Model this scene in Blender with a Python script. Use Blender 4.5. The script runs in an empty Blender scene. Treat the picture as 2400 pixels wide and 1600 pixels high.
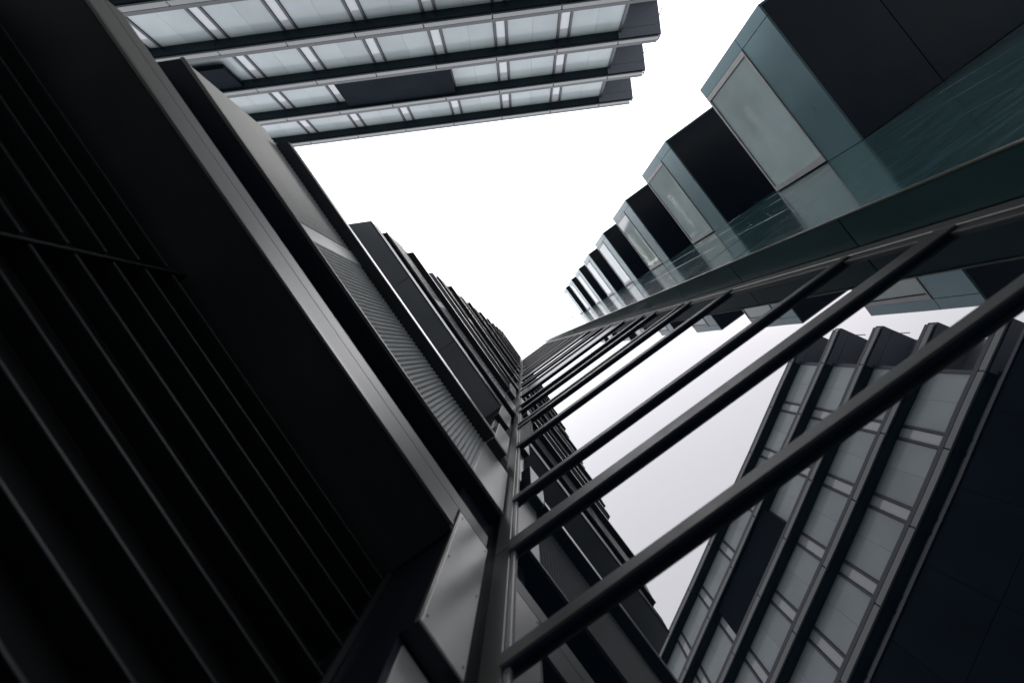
import bpy, bmesh, math, random
from mathutils import Matrix, Vector
random.seed(7)
R = math.radians
S = bpy.context.scene
COL = S.collection

# ------------------------------------------------------------------ camera, sky, sun, exposure
def make_camera():
    F, CX, CY, VX, VY = 1100.0, 1200.0, 800.0, 1227.0, 819.0      # zenith a little off the centre of the frame
    zc = Vector((VX-CX, VY-CY, F)).normalized()
    xc = (Vector((1, 0, 0)) - zc*zc.x).normalized()
    yc = zc.cross(xc)
    M = Matrix((xc, yc, zc))                                       # world = M @ (right, down, forward)
    r, d, f = M.col[0], M.col[1], M.col[2]
    m = Matrix((r, -d, -f)).transposed().to_4x4()
    cam = bpy.data.cameras.new('camera')
    cam.sensor_width = 36; cam.lens = F/2400*36
    cam.clip_start = 0.02; cam.clip_end = 3000
    cam.dof.use_dof = True; cam.dof.focus_distance = 12; cam.dof.aperture_fstop = 2.6
    o = bpy.data.objects.new('camera', cam); COL.objects.link(o)
    o.matrix_world = m
    S.camera = o
make_camera()

def make_world():
    w = bpy.data.worlds.new('World'); S.world = w; w.use_nodes = True
    nt = w.node_tree; nt.nodes.clear(); N = nt.nodes.new; L = nt.links.new
    out = N('ShaderNodeOutputWorld'); add = N('ShaderNodeAddShader')
    sky = N('ShaderNodeTexSky'); sky.sky_type = 'NISHITA'; sky.sun_disc = False
    sky.sun_elevation = R(58); sky.sun_rotation = R(128)
    b1 = N('ShaderNodeBackground'); b1.inputs[1].default_value = 0.045; L(sky.outputs[0], b1.inputs[0])
    # overcast cloud layer: brightest overhead, a third of that at the horizon
    tc = N('ShaderNodeTexCoord'); sp = N('ShaderNodeSeparateXYZ'); L(tc.outputs['Generated'], sp.inputs[0])
    mx = N('ShaderNodeMath'); mx.operation = 'MAXIMUM'; mx.inputs[1].default_value = 0; L(sp.outputs[2], mx.inputs[0])
    ma = N('ShaderNodeMath'); ma.operation = 'MULTIPLY_ADD'; ma.inputs[1].default_value = 0.667; ma.inputs[2].default_value = 0.333
    L(mx.outputs[0], ma.inputs[0])
    nz = N('ShaderNodeTexNoise'); nz.inputs['Scale'].default_value = 2.2; nz.inputs['Detail'].default_value = 3
    L(tc.outputs['Generated'], nz.inputs['Vector'])
    mr = N('ShaderNodeMapRange'); mr.inputs[3].default_value = 0.95; mr.inputs[4].default_value = 1.05; L(nz.outputs[0], mr.inputs[0])
    mu = N('ShaderNodeMath'); mu.operation = 'MULTIPLY'; L(ma.outputs[0], mu.inputs[0]); L(mr.outputs[0], mu.inputs[1])
    b2 = N('ShaderNodeBackground'); b2.inputs[0].default_value = (1.0, 0.985, 0.99, 1); L(mu.outputs[0], b2.inputs[1])
    L(b1.outputs[0], add.inputs[0]); L(b2.outputs[0], add.inputs[1]); L(add.outputs[0], out.inputs[0])
make_world()

sun = bpy.data.lights.new('sun', 'SUN'); sun.energy = 1.1; sun.angle = R(12); sun.color = (1, 0.95, 0.88)
so = bpy.data.objects.new('sun', sun); COL.objects.link(so)
so.rotation_euler = Vector((0.55, -0.35, 1.25)).to_track_quat('Z', 'Y').to_euler()
so.location = (0, 0, 60)
S.view_settings.view_transform = 'Standard'; S.view_settings.look = 'None'
S.view_settings.exposure = 1.1; S.view_settings.gamma = 1
S.render.engine = 'CYCLES'

# ------------------------------------------------------------------ materials
def mat(name, col, rough=0.5, metal=0.0, spec=0.5, ior=1.5, noise=0.0, nscale=8, stretch=(1, 1, 1), bump=0.0, bscale=30, rn=0.0):
    m = bpy.data.materials.new(name); m.use_nodes = True; nt = m.node_tree
    b = nt.nodes['Principled BSDF']; N = nt.nodes.new; L = nt.links.new
    b.inputs['Base Color'].default_value = (*col, 1); b.inputs['Roughness'].default_value = rough
    b.inputs['Metallic'].default_value = metal; b.inputs['IOR'].default_value = ior
    b.inputs['Specular IOR Level'].default_value = spec
    tc = N('ShaderNodeTexCoord'); mp = N('ShaderNodeMapping'); mp.inputs['Scale'].default_value = stretch
    oi = N('ShaderNodeObjectInfo'); cx = N('ShaderNodeVectorMath'); cx.operation = 'ADD'
    sc = N('ShaderNodeVectorMath'); sc.operation = 'SCALE'; sc.inputs['Scale'].default_value = 37.0
    cb = N('ShaderNodeCombineXYZ')
    for i in range(3): L(oi.outputs['Random'], cb.inputs[i])
    L(cb.outputs[0], sc.inputs[0]); L(tc.outputs['Object'], mp.inputs[0])
    L(mp.outputs[0], cx.inputs[0]); L(sc.outputs[0], cx.inputs[1])
    nz = N('ShaderNodeTexNoise'); nz.inputs['Scale'].default_value = nscale; nz.inputs['Detail'].default_value = 6
    L(cx.outputs[0], nz.inputs['Vector'])
    if noise > 0:
        mr = N('ShaderNodeMapRange'); mr.inputs[1].default_value = 0.3; mr.inputs[2].default_value = 0.7
        mr.inputs[3].default_value = 1-noise; mr.inputs[4].default_value = 1+noise
        L(nz.outputs[0], mr.inputs[0])
        vm = N('ShaderNodeVectorMath'); vm.operation = 'SCALE'; vm.inputs[0].default_value = col
        L(mr.outputs[0], vm.inputs['Scale']); L(vm.outputs[0], b.inputs['Base Color'])
    if rn > 0:
        mr = N('ShaderNodeMapRange'); mr.inputs[1].default_value = 0.3; mr.inputs[2].default_value = 0.7
        mr.inputs[3].default_value = max(0.01, rough-rn); mr.inputs[4].default_value = rough+rn
        L(nz.outputs[0], mr.inputs[0]); L(mr.outputs[0], b.inputs['Roughness'])
    if bump > 0:
        n2 = N('ShaderNodeTexNoise'); n2.inputs['Scale'].default_value = bscale; n2.inputs['Detail'].default_value = 2
        L(cx.outputs[0], n2.inputs['Vector'])
        bp = N('ShaderNodeBump'); bp.inputs['Strength'].default_value = bump; bp.inputs['Distance'].default_value = 0.01
        L(n2.outputs[0], bp.inputs['Height']); L(bp.outputs[0], b.inputs['Normal'])
    return m

M = {}
M['dark_metal'] = mat('dark metal tinted with blue shade', (0.020, 0.026, 0.038), 0.40, 0.0, 0.45, noise=0.2, nscale=5, rn=0.06)  # blue of the shadows is mixed into this metal's colour
M['soffit'] = mat('soffit board darkened as shade', (0.050, 0.056, 0.058), 0.55, 0.0, 0.3, noise=0.25, nscale=3)  # darker copy: shade under the lowest overhang put into the colour
M['shadow_soffit'] = mat('soffit board in painted navy shade', (0.012, 0.019, 0.036), 0.45, 0.0, 0.35, noise=0.2, nscale=3)  # navy shade beneath the corrugated bands, painted as base colour
M['lit_soffit'] = mat('soffit board lightened as sky sheen', (0.60, 0.61, 0.64), 0.45, 0.1, 0.4, noise=0.08, nscale=2)  # paler copy: sky sheen on the upper soffits put into the colour
M['grey_metal'] = mat('grey anodised metal', (0.27, 0.268, 0.255), 0.42, 0.5, 0.5, noise=0.06, nscale=2, stretch=(1, 1, 3), rn=0.03)
M['frame_metal'] = mat('window frame metal', (0.17, 0.167, 0.16), 0.5, 0.3, 0.5, noise=0.08, nscale=12, rn=0.05)
M['slat'] = mat('louvre slat paint', (0.015, 0.018, 0.021), 0.40, 0.1, 0.35, noise=0.2, nscale=10)
M['corrugated'] = mat('corrugated sheet metal', (0.40, 0.41, 0.405), 0.55, 0.2, 0.3, noise=0.14, nscale=1.3, rn=0.05)
M['satin'] = mat('satin cladding metal', (0.66, 0.665, 0.64), 0.36, 0.4, 0.5, noise=0.15, nscale=2.0, stretch=(1, 1, 1.6), rn=0.06)
M['curtain_glass'] = mat('coated curtain wall glass', (0.006, 0.015, 0.026), 0.010, 0.0, 0.5, ior=3.3, bump=0.05, bscale=1.2)
M['curtain_glass'].node_tree.nodes['Principled BSDF'].inputs['Specular Tint'].default_value = (1.0, 0.975, 0.985, 1)
M['dark_glass'] = mat('dark spandrel glass', (0.010, 0.014, 0.022), 0.30, 0.0, 0.4, ior=1.5)
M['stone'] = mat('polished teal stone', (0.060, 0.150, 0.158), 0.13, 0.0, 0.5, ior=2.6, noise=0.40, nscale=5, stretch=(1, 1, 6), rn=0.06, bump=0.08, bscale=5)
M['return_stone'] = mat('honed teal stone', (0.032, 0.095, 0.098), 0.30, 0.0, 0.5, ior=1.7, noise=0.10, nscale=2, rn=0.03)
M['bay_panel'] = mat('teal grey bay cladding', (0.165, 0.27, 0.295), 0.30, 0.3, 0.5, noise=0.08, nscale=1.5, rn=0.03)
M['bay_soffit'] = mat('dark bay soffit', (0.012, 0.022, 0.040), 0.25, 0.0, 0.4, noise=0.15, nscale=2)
M['bay_frame'] = mat('pale window frame', (0.50, 0.48, 0.47), 0.4, 0.2, 0.5, noise=0.08)
M['bay_glass'] = mat('pale coated bay glass', (0.60, 0.70, 0.68), 0.06, 0.0, 0.5, ior=1.6, noise=0.14, nscale=1.5, bump=0.03, bscale=1.0)
M['trim'] = mat('bright edge trim', (0.55, 0.52, 0.47), 0.3, 0.8, 0.5)
M['transom_shade'] = mat('transom body in painted navy shade', (0.022, 0.050, 0.115), 0.4, 0.0, 0.4)  # shade under each transom painted into the body colour
M['dull_trim'] = mat('dull edge trim', (0.26, 0.25, 0.235), 0.35, 0.6, 0.5)
M['office_glass'] = mat('pale office glass', (0.44, 0.485, 0.485), 0.15, 0.0, 0.5, ior=1.35, noise=0.10, nscale=0.35)
M['office_strip'] = mat('white office strip glass', (0.52, 0.54, 0.54), 0.06, 0.0, 0.5, ior=1.8, noise=0.05)
M['office_mullion'] = mat('grey mullion', (0.050, 0.053, 0.060), 0.4, 0.3, 0.5, noise=0.1)
M['office_nosing'] = mat('pale slab nosing', (0.165, 0.17, 0.168), 0.30, 0.5, 0.5, noise=0.05)
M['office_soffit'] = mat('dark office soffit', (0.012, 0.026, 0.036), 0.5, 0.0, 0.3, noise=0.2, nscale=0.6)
M['office_dark'] = mat('dark navy screen', (0.006, 0.010, 0.015), 0.9, 0.0, 0.1, noise=0.3, nscale=0.5)
M['balcony'] = mat('pale balcony panel', (0.30, 0.30, 0.34), 0.4, 0.0, 0.5, noise=0.05)
M['ground'] = mat('grey paving', (0.09, 0.10, 0.105), 0.8, 0.0, 0.3, noise=0.3, nscale=3)
M['core'] = mat('dark wall core', (0.010, 0.011, 0.012), 0.7, 0.0, 0.2)

# ------------------------------------------------------------------ helpers
_cache = {}
def box_mesh(dx, dy, dz, m, bev):
    k = (round(dx, 5), round(dy, 5), round(dz, 5), m, bev)
    if k in _cache: return _cache[k]
    bm = bmesh.new(); bmesh.ops.create_cube(bm, size=1)
    bmesh.ops.scale(bm, vec=(dx, dy, dz), verts=bm.verts)
    if bev > 0:
        bmesh.ops.bevel(bm, geom=list(bm.edges), offset=bev, segments=1, affect='EDGES', profile=0.5)
    me = bpy.data.meshes.new('box'); bm.to_mesh(me); bm.free()
    me.materials.append(M[m]); _cache[k] = me
    return me

class Thing:
    """local x = along the wall, y = away from the camera (into the wall), z = height above the camera"""
    def __init__(s, name, label, cat, ang, org, group=None, sgn=1):
        s.ang = ang; s.org = Vector(org); s.sgn = sgn
        e = bpy.data.objects.new(name, None); COL.objects.link(e); s.e = e
        s.R = Matrix.Rotation(ang, 4, 'Z')
        e.location = s.R @ s.org; e.rotation_euler = (0, 0, ang)
        e['label'] = label; e['category'] = cat
        if group: e['group'] = group
    def box(s, name, t0, t1, n0, n1, z0, z1, m, parent=None, bev=0.0, jit=0.0, label=None):
        if s.sgn < 0: n0, n1 = -n1, -n0
        me = box_mesh(t1-t0, n1-n0, z1-z0, m, bev)
        o = bpy.data.objects.new(name, me); COL.objects.link(o)
        c = Vector(((t0+t1)/2, (n0+n1)/2, (z0+z1)/2))
        base = s.org if parent is None else parent['c_']
        o.parent = s.e if parent is None else parent
        o.location = c - Vector(base)
        if jit: o.rotation_euler = (R(random.gauss(0, jit)), 0, R(random.gauss(0, jit)))
        o['c_'] = list(c)
        if label: o['label'] = label
        return o
    def mesh(s, name, me, c, parent=None):
        o = bpy.data.objects.new(name, me); COL.objects.link(o)
        o.parent = s.e; o.location = Vector(c) - s.org
        return o

GZ = -1.6
# ------------------------------------------------------------------ ground
bm = bmesh.new(); bmesh.ops.create_grid(bm, x_segments=4, y_segments=4, size=400)
me = bpy.data.meshes.new('ground'); bm.to_mesh(me); bm.free(); me.materials.append(M['ground'])
g = bpy.data.objects.new('ground', me); COL.objects.link(g); g.location = (0, 0, GZ); g['kind'] = 'structure'

# ------------------------------------------------------------------ louvred building on the left
AA = R(54.6)
A = Thing('ledged_building', 'dark metal building on the left with stacked ledges, corrugated bands and a louvred wall', 'building', AA, (-2.0, 0.772, GZ))
TOP = 33.6
A.box('wall', -1.99, 1.6, 0.79, 7.0, GZ, TOP-0.4, 'core')
A.box('corner_wall', 0.335, 0.59, 0.56, 0.785, GZ, TOP-0.4, 'dark_metal')
# louvres of the lowest storey: each slat its own part
bm = bmesh.new()
def slat_mesh(L):
    bm = bmesh.new(); bmesh.ops.create_cube(bm, size=1); bmesh.ops.scale(bm, vec=(L, 0.060, 0.008), verts=bm.verts)
    bmesh.ops.bevel(bm, geom=list(bm.edges), offset=0.003, segments=2, affect='EDGES', profile=0.5)
    me = bpy.data.meshes.new('slat'); bm.to_mesh(me); bm.free(); me.materials.append(M['slat']); return me
sm1, sm2 = slat_mesh(1.14), slat_mesh(1.105)
for i in range(20):
    z = 1.380 - 0.1025*i
    for me, t in ((sm1, -1.395), (sm2, -0.2425+0.0)):
        o = A.mesh('slat', me, (t, 0.757, z)); o.rotation_euler = (R(-6), 0, 0)
A.box('vertical_post', -0.815, -0.806, 0.730, 0.79, GZ, 1.46, 'slat', bev=0.002)
A.box('vertical_post', 0.314, 0.335, 0.735, 0.79, GZ, 1.46, 'slat', bev=0.003)

def corr_mesh(L, H, pitch=0.0262, amp=0.009):
    n = max(4, int(round(L/pitch))); p = L/n; vs = []; fs = []
    prof = [(j/8.0, 0.5-0.5*math.cos(2*math.pi*j/8)) for j in range(8)]
    xs = []
    for i in range(n):
        for a, b in prof: xs.append((-L/2+(i+a)*p, -amp/2+b*amp))
    xs.append((L/2, -amp/2))
    for x, y in xs: vs += [(x, y, -H/2), (x, y, H/2)]
    for i in range(len(xs)-1): fs.append((2*i, 2*i+2, 2*i+3, 2*i+1))
    me = bpy.data.meshes.new('corrugated_sheet'); me.from_pydata(vs, [], fs); me.materials.append(M['corrugated']); return me
H = 0.665
cm1, cm2 = corr_mesh(0.89, H), corr_mesh(1.255, H)
NF = 10
for k in range(NF):
    z = 1.475 + 3.15*k
    A.box('fascia', -1.95, 0.318, 0.500, 0.508, z, z+0.151, 'grey_metal' if k == 0 else 'dark_metal', bev=0.002)
    A.box('fascia_cap', -1.96, 0.490, 0.504, 0.545, z+0.163, z+0.262, 'grey_metal' if k == 0 else 'dark_metal', bev=0.006)
    A.box('fascia_backing', -1.94, 0.485, 0.512, 0.56, z+0.021, z+0.258, 'core')
    for t0, t1 in (((-1.95, 0.328),) if k == 0 else ((-1.95, -1.253), (-1.247, -0.473), (-0.467, 0.328))):
        A.box('soffit_panel', t0, t1, 0.5095, 0.785, z+0.004, z+0.02, 'soffit' if k == 0 else 'lit_soffit', bev=0.0015)
    A.box('recess_wall', -1.95, 0.53, 0.615, 0.65, z+0.25, z+0.575, 'core')
    z3, z4 = z+0.575, z+1.26
    A.box('fascia_trim', -1.951, 0.318, 0.496, 0.4995, z, z+0.016*(1+k), 'dull_trim')
    A.box('lower_edge_trim', -1.985, 0.535, 0.484, 0.499, z3, z3+0.010, 'dull_trim')
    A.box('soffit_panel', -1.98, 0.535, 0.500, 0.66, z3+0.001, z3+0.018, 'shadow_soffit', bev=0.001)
    zc = (z3+0.012+z4)/2
    o = A.mesh('corrugated_sheet', cm1, (-1.505, 0.497, zc))
    A.box('flat_panel', -1.058, -0.955, 0.493, 0.502, z3+0.012, z4, 'satin' if k == 0 else 'corrugated', label='smooth bright strip between corrugated sheets')
    A.mesh('corrugated_sheet', cm2, (-0.3225, 0.497, zc))
    A.box('flat_panel', 0.308, 0.535, 0.492, 0.502, z3+0.012, z4, 'satin', bev=0.002)
    A.box('backing_wall', -1.94, 0.53, 0.506, 0.62, z3+0.02, z4+0.3, 'core')
    A.box('ledge', -1.87, 0.31, 0.428, 0.505, z4, z4+0.050, 'dark_metal', bev=0.0015)
    A.box('ledge_trim', -1.872, 0.314, 0.424, 0.430, z4+0.004, z4+0.056, 'trim')
    # cladding boxes stacked beside the corner post
    b = A.box('cladding_box', 0.333, 0.490, 0.507, 0.556, z-0.488, z+0.150, 'dark_metal')
    A.box('front_plate', 0.336, 0.490, 0.500, 0.5065, z-0.491, z+0.150, 'satin', parent=b, bev=0.0015)
    A.box('edge_plate', 0.3285, 0.3325, 0.5005, 0.512, z-0.491, z+0.150, 'trim', parent=b)
    if k < 3:
        for fz in (z-0.46, z-0.17, z+0.12):
            for ft in (0.346, 0.479):
                A.box('screw', ft-0.003, ft+0.003, 0.4982, 0.5002, fz-0.003, fz+0.003, 'frame_metal', parent=b, bev=0.0008)
    A.box('lower_plate', 0.352, 0.490, 0.556, 0.562, z-1.37, z-0.50, 'satin', bev=0.0015)
    b = A.box('cladding_box', 0.318, 0.440, 0.436, 0.502, z4+0.001, z4+0.50, 'dark_metal')
    A.box('front_plate', 0.318, 0.440, 0.4285, 0.4355, z4-0.003, z4+0.50, 'satin', parent=b, bev=0.0015)
    A.box('edge_plate', 0.312, 0.3175, 0.429, 0.450, z4-0.003, z4+0.50, 'trim', parent=b)
A.box('roof_edge', -1.98, 0.55, 0.50, 0.80, TOP-0.55, TOP-0.35, 'dark_metal', bev=0.004)
A.box('roof_parapet', -1.98, 0.55, 0.52, 0.80, TOP-0.35, TOP, 'grey_metal', bev=0.004)

# the far end of this building is cut on a slant, along the line of the office tower
_sk = {}
def slant(o):
    me = o.data; c = o['c_'] if 'c_' in o else None
    if c is None: return
    xs = [v.co.x + c[0] for v in me.vertices]
    if min(xs) > -1.7: return
    k = (me.name, round(c[0], 4), round(c[1], 4))
    if k not in _sk:
        m2 = me.copy()
        for v in m2.vertices:
            if v.co.x + c[0] < -1.7: v.co.x += 0.02 - 0.52*(v.co.y + c[1] - 0.5)
        _sk[k] = m2
    o.data = _sk[k]
for o in list(A.e.children): slant(o)

# ------------------------------------------------------------------ glass building: curtain wall beside the corner post
AB = R(-36.2)
B = Thing('glass_building', 'glass curtain wall building with projecting dark transoms mirroring the sky and tower', 'building', AB, (0.5, 0.56, GZ))
TB = 33.0
B.box('wall_core', -0.62, 1.50, 0.62, 7.0, GZ, TB, 'core')
# corner post in lengths with open joints
zz = [GZ, 1.70]
while zz[-1] < TB: zz.append(zz[-1]+3.6)
for a, b_ in zip(zz[:-1], zz[1:]):
    B.box('corner_post', -0.525, -0.456, 0.540, 0.600, a+0.003, min(b_, TB)-0.003, 'grey_metal', bev=0.0025)
B.box('post_backing', -0.70, -0.458, 0.556, 0.64, GZ, TB, 'dark_metal')
B.box('inner_frame', -0.454, -0.436, 0.543, 0.61, GZ, TB, 'bay_frame', bev=0.002)
B.box('side_frame', 1.455, 1.525, 0.532, 0.600, GZ, TB, 'grey_metal', bev=0.003)
B.box('inner_frame', 1.415, 1.453, 0.541, 0.600, GZ, TB, 'frame_metal', bev=0.002)
tr = [(1.045, 0.045), (1.642, 0.088), (2.175, 0.050), (3.37, 0.085), (4.176, 0.09), (4.383, 0.07), (5.24, 0.11), (5.78, 0.11), (6.89, 0.14)]
k = 1
while True:
    base = [4.33, 5.24, 5.78, 6.89]
    new = [b_+3.6*k for b_ in base]
    if new[0] > TB-1: break
    tr += [(v, 0.16) for v in new if v < TB-0.6]
    k += 1
tr.append((TB-0.12, 0.12))
for z, h in tr:
    tb = B.box('transom', -0.455, 1.452, 0.5395, 0.590, z, z+h-0.002, 'transom_shade', bev=0.001)  # body kept apart from the cap to carry the painted underside shade
    B.box('cover_cap', -0.455, 1.452, 0.530, 0.539, z-0.001, z+h, 'frame_metal', parent=tb, bev=0.0015)
    B.box('drip_bead', -0.455, 1.452, 0.5445, 0.547, z-0.003, z-0.0005, 'dark_metal', parent=tb)
prev = GZ
opaque = {6.89}
for i, (z, h) in enumerate(tr):
    dark = (i > 0 and abs((tr[i-1][0]-6.89) % 3.6) < 0.05)
    pane_m = ('dark_glass' if prev < 12 else 'frame_metal') if (dark and prev > 6) else 'curtain_glass'
    if z - prev > 0.02:
        B.box('glass_pane', -0.434, 1.413, 0.552, 0.563, prev+0.003, z-0.003, pane_m, jit=0.06)
    if i > 3 and (abs((z-4.176)) < 0.01 or dark):
        p = B.box('corner_plate', -0.430, -0.335, 0.5425, 0.5495, prev+0.006, z-0.006, 'grey_metal', bev=0.001)
        B.box('plate_frame', -0.333, -0.318, 0.5400, 0.5500, prev+0.006, z-0.006, 'frame_metal', parent=p)
    prev = z+h

# ------------------------------------------------------------------ stone building with stacked box bays
C = Thing('bay_window_building', 'teal stone clad building at upper right with a column of box bay windows', 'building', AB, (4.6, 0.5, GZ))
TC = 32.6; NC = 0.368; T1 = 1.53; T2 = 4.597
C.box('wall_core', 1.56, 12.0, 0.392, 7.0, GZ, TC-0.1, 'core')
zs = [2.2-1.15*4+1.15*i for i in range(0, 60)]
zs = [v for v in zs if GZ-1.2 < v < TC]; zs.append(TC)
tcols = [1.55, 2.57, 3.58, 4.592, 5.70, 6.80, 7.90, 9.0]
for a, b_ in zip(zs[:-1], zs[1:]):
    a_ = max(a, GZ)
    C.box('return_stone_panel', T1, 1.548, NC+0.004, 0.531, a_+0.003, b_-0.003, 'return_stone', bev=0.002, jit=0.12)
    for t0, t1 in zip(tcols[:-1], tcols[1:]):
        C.box('stone_panel', t0+0.0025, t1-0.0025, NC, NC+0.018, a_+0.0025, b_-0.0025, 'stone', bev=0.0015, jit=0.10)
C.box('corner_trim', T1-0.004, T1+0.012, NC-0.004, NC+0.003, GZ, TC, 'trim')
C.box('wall_coping', 1.53, 9.0, NC-0.004, 0.6, TC+0.002, TC+0.10, 'grey_metal')
for k in range(8):
    z0 = 5.50+3.6*k; z1 = z0+1.79; zw = z0+0.61
    NB0, NB1 = -1.635, 0.362
    by = C.box('bay_window', T2+0.03, 8.6, NB0+0.03, NB1, z0+0.02, z1-0.01, 'core')
    for t0, t1 in ((T2, 5.75), (5.756, 7.15), (7.156, 8.6)):
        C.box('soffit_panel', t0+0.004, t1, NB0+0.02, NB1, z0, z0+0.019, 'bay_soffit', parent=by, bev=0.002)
        C.box('front_panel', t0+0.004, t1, NB0, NB0+0.029, z0-0.001, z1, 'bay_panel', parent=by, bev=0.002)
    C.box('sill_panel', T2, T2+0.029, -1.461, NB1, z0-0.002, zw-0.004, 'bay_panel', parent=by, bev=0.002)
    C.box('margin_panel', T2, T2+0.029, NB0+0.001, -1.467, z0-0.002, zw-0.004, 'bay_panel', parent=by, bev=0.002)
    C.box('margin_panel', T2, T2+0.029, NB0+0.001, -1.467, zw+0.002, z1, 'bay_panel', parent=by, bev=0.002)
    fr = 'bay_frame'
    C.box('window_frame', T2-0.012, T2+0.029, -1.461, -1.385, zw, z1, fr, parent=by, bev=0.003)
    C.box('window_frame', T2-0.012, T2+0.029, 0.262, 0.345, zw, z1, fr, parent=by, bev=0.003)
    C.box('window_frame', T2-0.012, T2+0.029, -1.3845, 0.2615, zw, zw+0.03, fr, parent=by, bev=0.003)
    C.box('window_frame', T2-0.012, T2+0.029, -1.3845, 0.2615, z1-0.04, z1, fr, parent=by, bev=0.003)
    C.box('glass_pane', T2+0.006, T2+0.022, -1.384, 0.261, zw+0.031, z1-0.041, 'bay_glass', parent=by, jit=0.15)
    C.box('roof_plate', T2+0.001, 8.6, NB0+0.001, NB1, z1+0.001, z1+0.02, 'grey_metal', parent=by)
C.box('roof_bracket', T2-0.55, T2-0.50, NC-0.28, NC-0.01, TC-0.02, TC+0.04, 'dark_metal')
C.box('roof_bracket', T1-0.03, T1+0.02, NC-0.10, NC-0.01, TC-0.02, TC+0.04, 'dark_metal')

# ------------------------------------------------------------------ office tower across the court
AD = R(-6.7)
D = Thing('office_tower', 'pale glazed office tower at the top with banded floors and end balconies', 'building', AD, (0, -21.2, GZ), sgn=-1)
TL, TR_, TE = -25.6, 9.25, 12.05
NG = 21.2
D.box('core_wall', TL, TR_-0.05, NG+0.12, 30, GZ, 41.2, 'core')
nfl = 10
pairs = [(4.87-4.29*i, 5.64-4.29*i) for i in range(0, 8)]
for k in range(nfl):
    z = 40.8-4.2*k
    zb = max(z-4.2+0.76, GZ)
    D.box('slab', TL, TE, 20.62, 29.9, z+0.03, z+0.70, 'office_soffit')
    xs = [TL, -21.0, -16.7, -12.4, -8.1, -3.8, 0.5, 4.8, 9.1, TE-0.15]
    for a, b_ in zip(xs[:-1], xs[1:]):
        D.box('nosing', a+0.012, b_-0.012, 20.5, 20.61, z+0.02, z+0.47, 'office_nosing', bev=0.05)
        if b_ < TR_:
            D.box('soffit_panel', a+0.02, b_-0.02, 20.66, NG+0.1, z, z+0.028, 'office_soffit')
    D.box('soffit_panel', 9.12, TE, 20.66, NG+0.1, z, z+0.028, 'balcony')
    D.box('slab_cap', TL, TE-0.15, 20.52, 20.61, z+0.48, z+0.75, 'office_mullion')
    D.box('balcony_soffit', TR_, TE, NG+0.12, 29.8, z-0.01, z+0.028, 'balcony')
    D.box('end_wall_frame', TR_-0.12, TR_+0.08, NG-0.12, NG+0.1, zb, z-0.001, 'office_mullion')
    D.box('end_glazing', TR_-0.04, TR_, NG+0.13, 29.7, zb, z-0.012, 'office_glass')
    D.box('balcony_panel', TR_+0.1, TE-0.02, 22.9, 23.0, zb, z-0.012, 'balcony')
    D.box('balcony_post', TE+0.42, TE+0.47, 22.7, 22.75, zb-0.3, z-0.6, 'office_mullion')
    D.box('balcony_rail', TE-0.02, TE+0.47, 22.76, 22.80, z-0.64, z-0.6, 'office_mullion')
    edge = TR_-0.12
    for i, (a, b_) in enumerate(pairs):
        if b_ < TL+0.5: break
        skip = (k == 1 and i == 3)
        mid = (b_+0.10+edge)/2
        hid = (k == 1 and i in (3, 4))
        for t0, t1 in ((b_+0.10, mid-0.005), (mid+0.005, edge)):
            D.box('glass_pane', t0, t1, NG, NG+0.05, zb, z-0.002, 'office_dark' if hid else 'office_glass', jit=0.12)
        D.box('mullion', b_-0.085, b_+0.085, NG-0.10, NG+0.06, zb, z-0.05, 'office_mullion', bev=0.02)
        D.box('mullion', a-0.085, a+0.085, NG-0.10, NG+0.06, zb, z-0.05, 'office_mullion', bev=0.02)
        D.box('strip_pane', a+0.10, b_-0.10, NG, NG+0.05, zb, z-0.002, 'office_strip', jit=0.1)
        edge = a-0.10
D.box('dark_screen', -11.45, -2.95, 20.72, NG-0.17, 36.6-3.3, 36.57, 'office_dark', label='wide dark screen covering two windows of the second floor from the top')
D.box('dark_screen', -21.5, -17.5, 20.72, NG-0.17, 30.2, 32.35, 'office_dark', label='small dark screen beside the ledged building')
D.box('roof_parapet', TL, TE-0.2, 20.7, 20.9, 41.56, 41.75, 'office_soffit')

# ------------------------------------------------------------------ dark podium building standing against the tower's lower floors
P = Thing('podium_building', 'dark panelled lower building standing in front of the office tower, seen mirrored at lower right', 'building', AD, (-8, -19.5, GZ), sgn=-1)
P.box('wall_core', -29.9, 13.9, 19.05, 20.40, GZ, 21.3, 'core')
for i in range(12):
    for j in range(7):
        a = -30+3.66*i; z = GZ+0.05+3.26*j
        P.box('wall_panel', a+0.015, a+3.645, 19.0, 19.04, z, z+3.23, 'office_dark', jit=0.05)
P.box('parapet', -30, 14, 18.95, 20.42, 21.32, 21.5, 'office_mullion', bev=0.01)
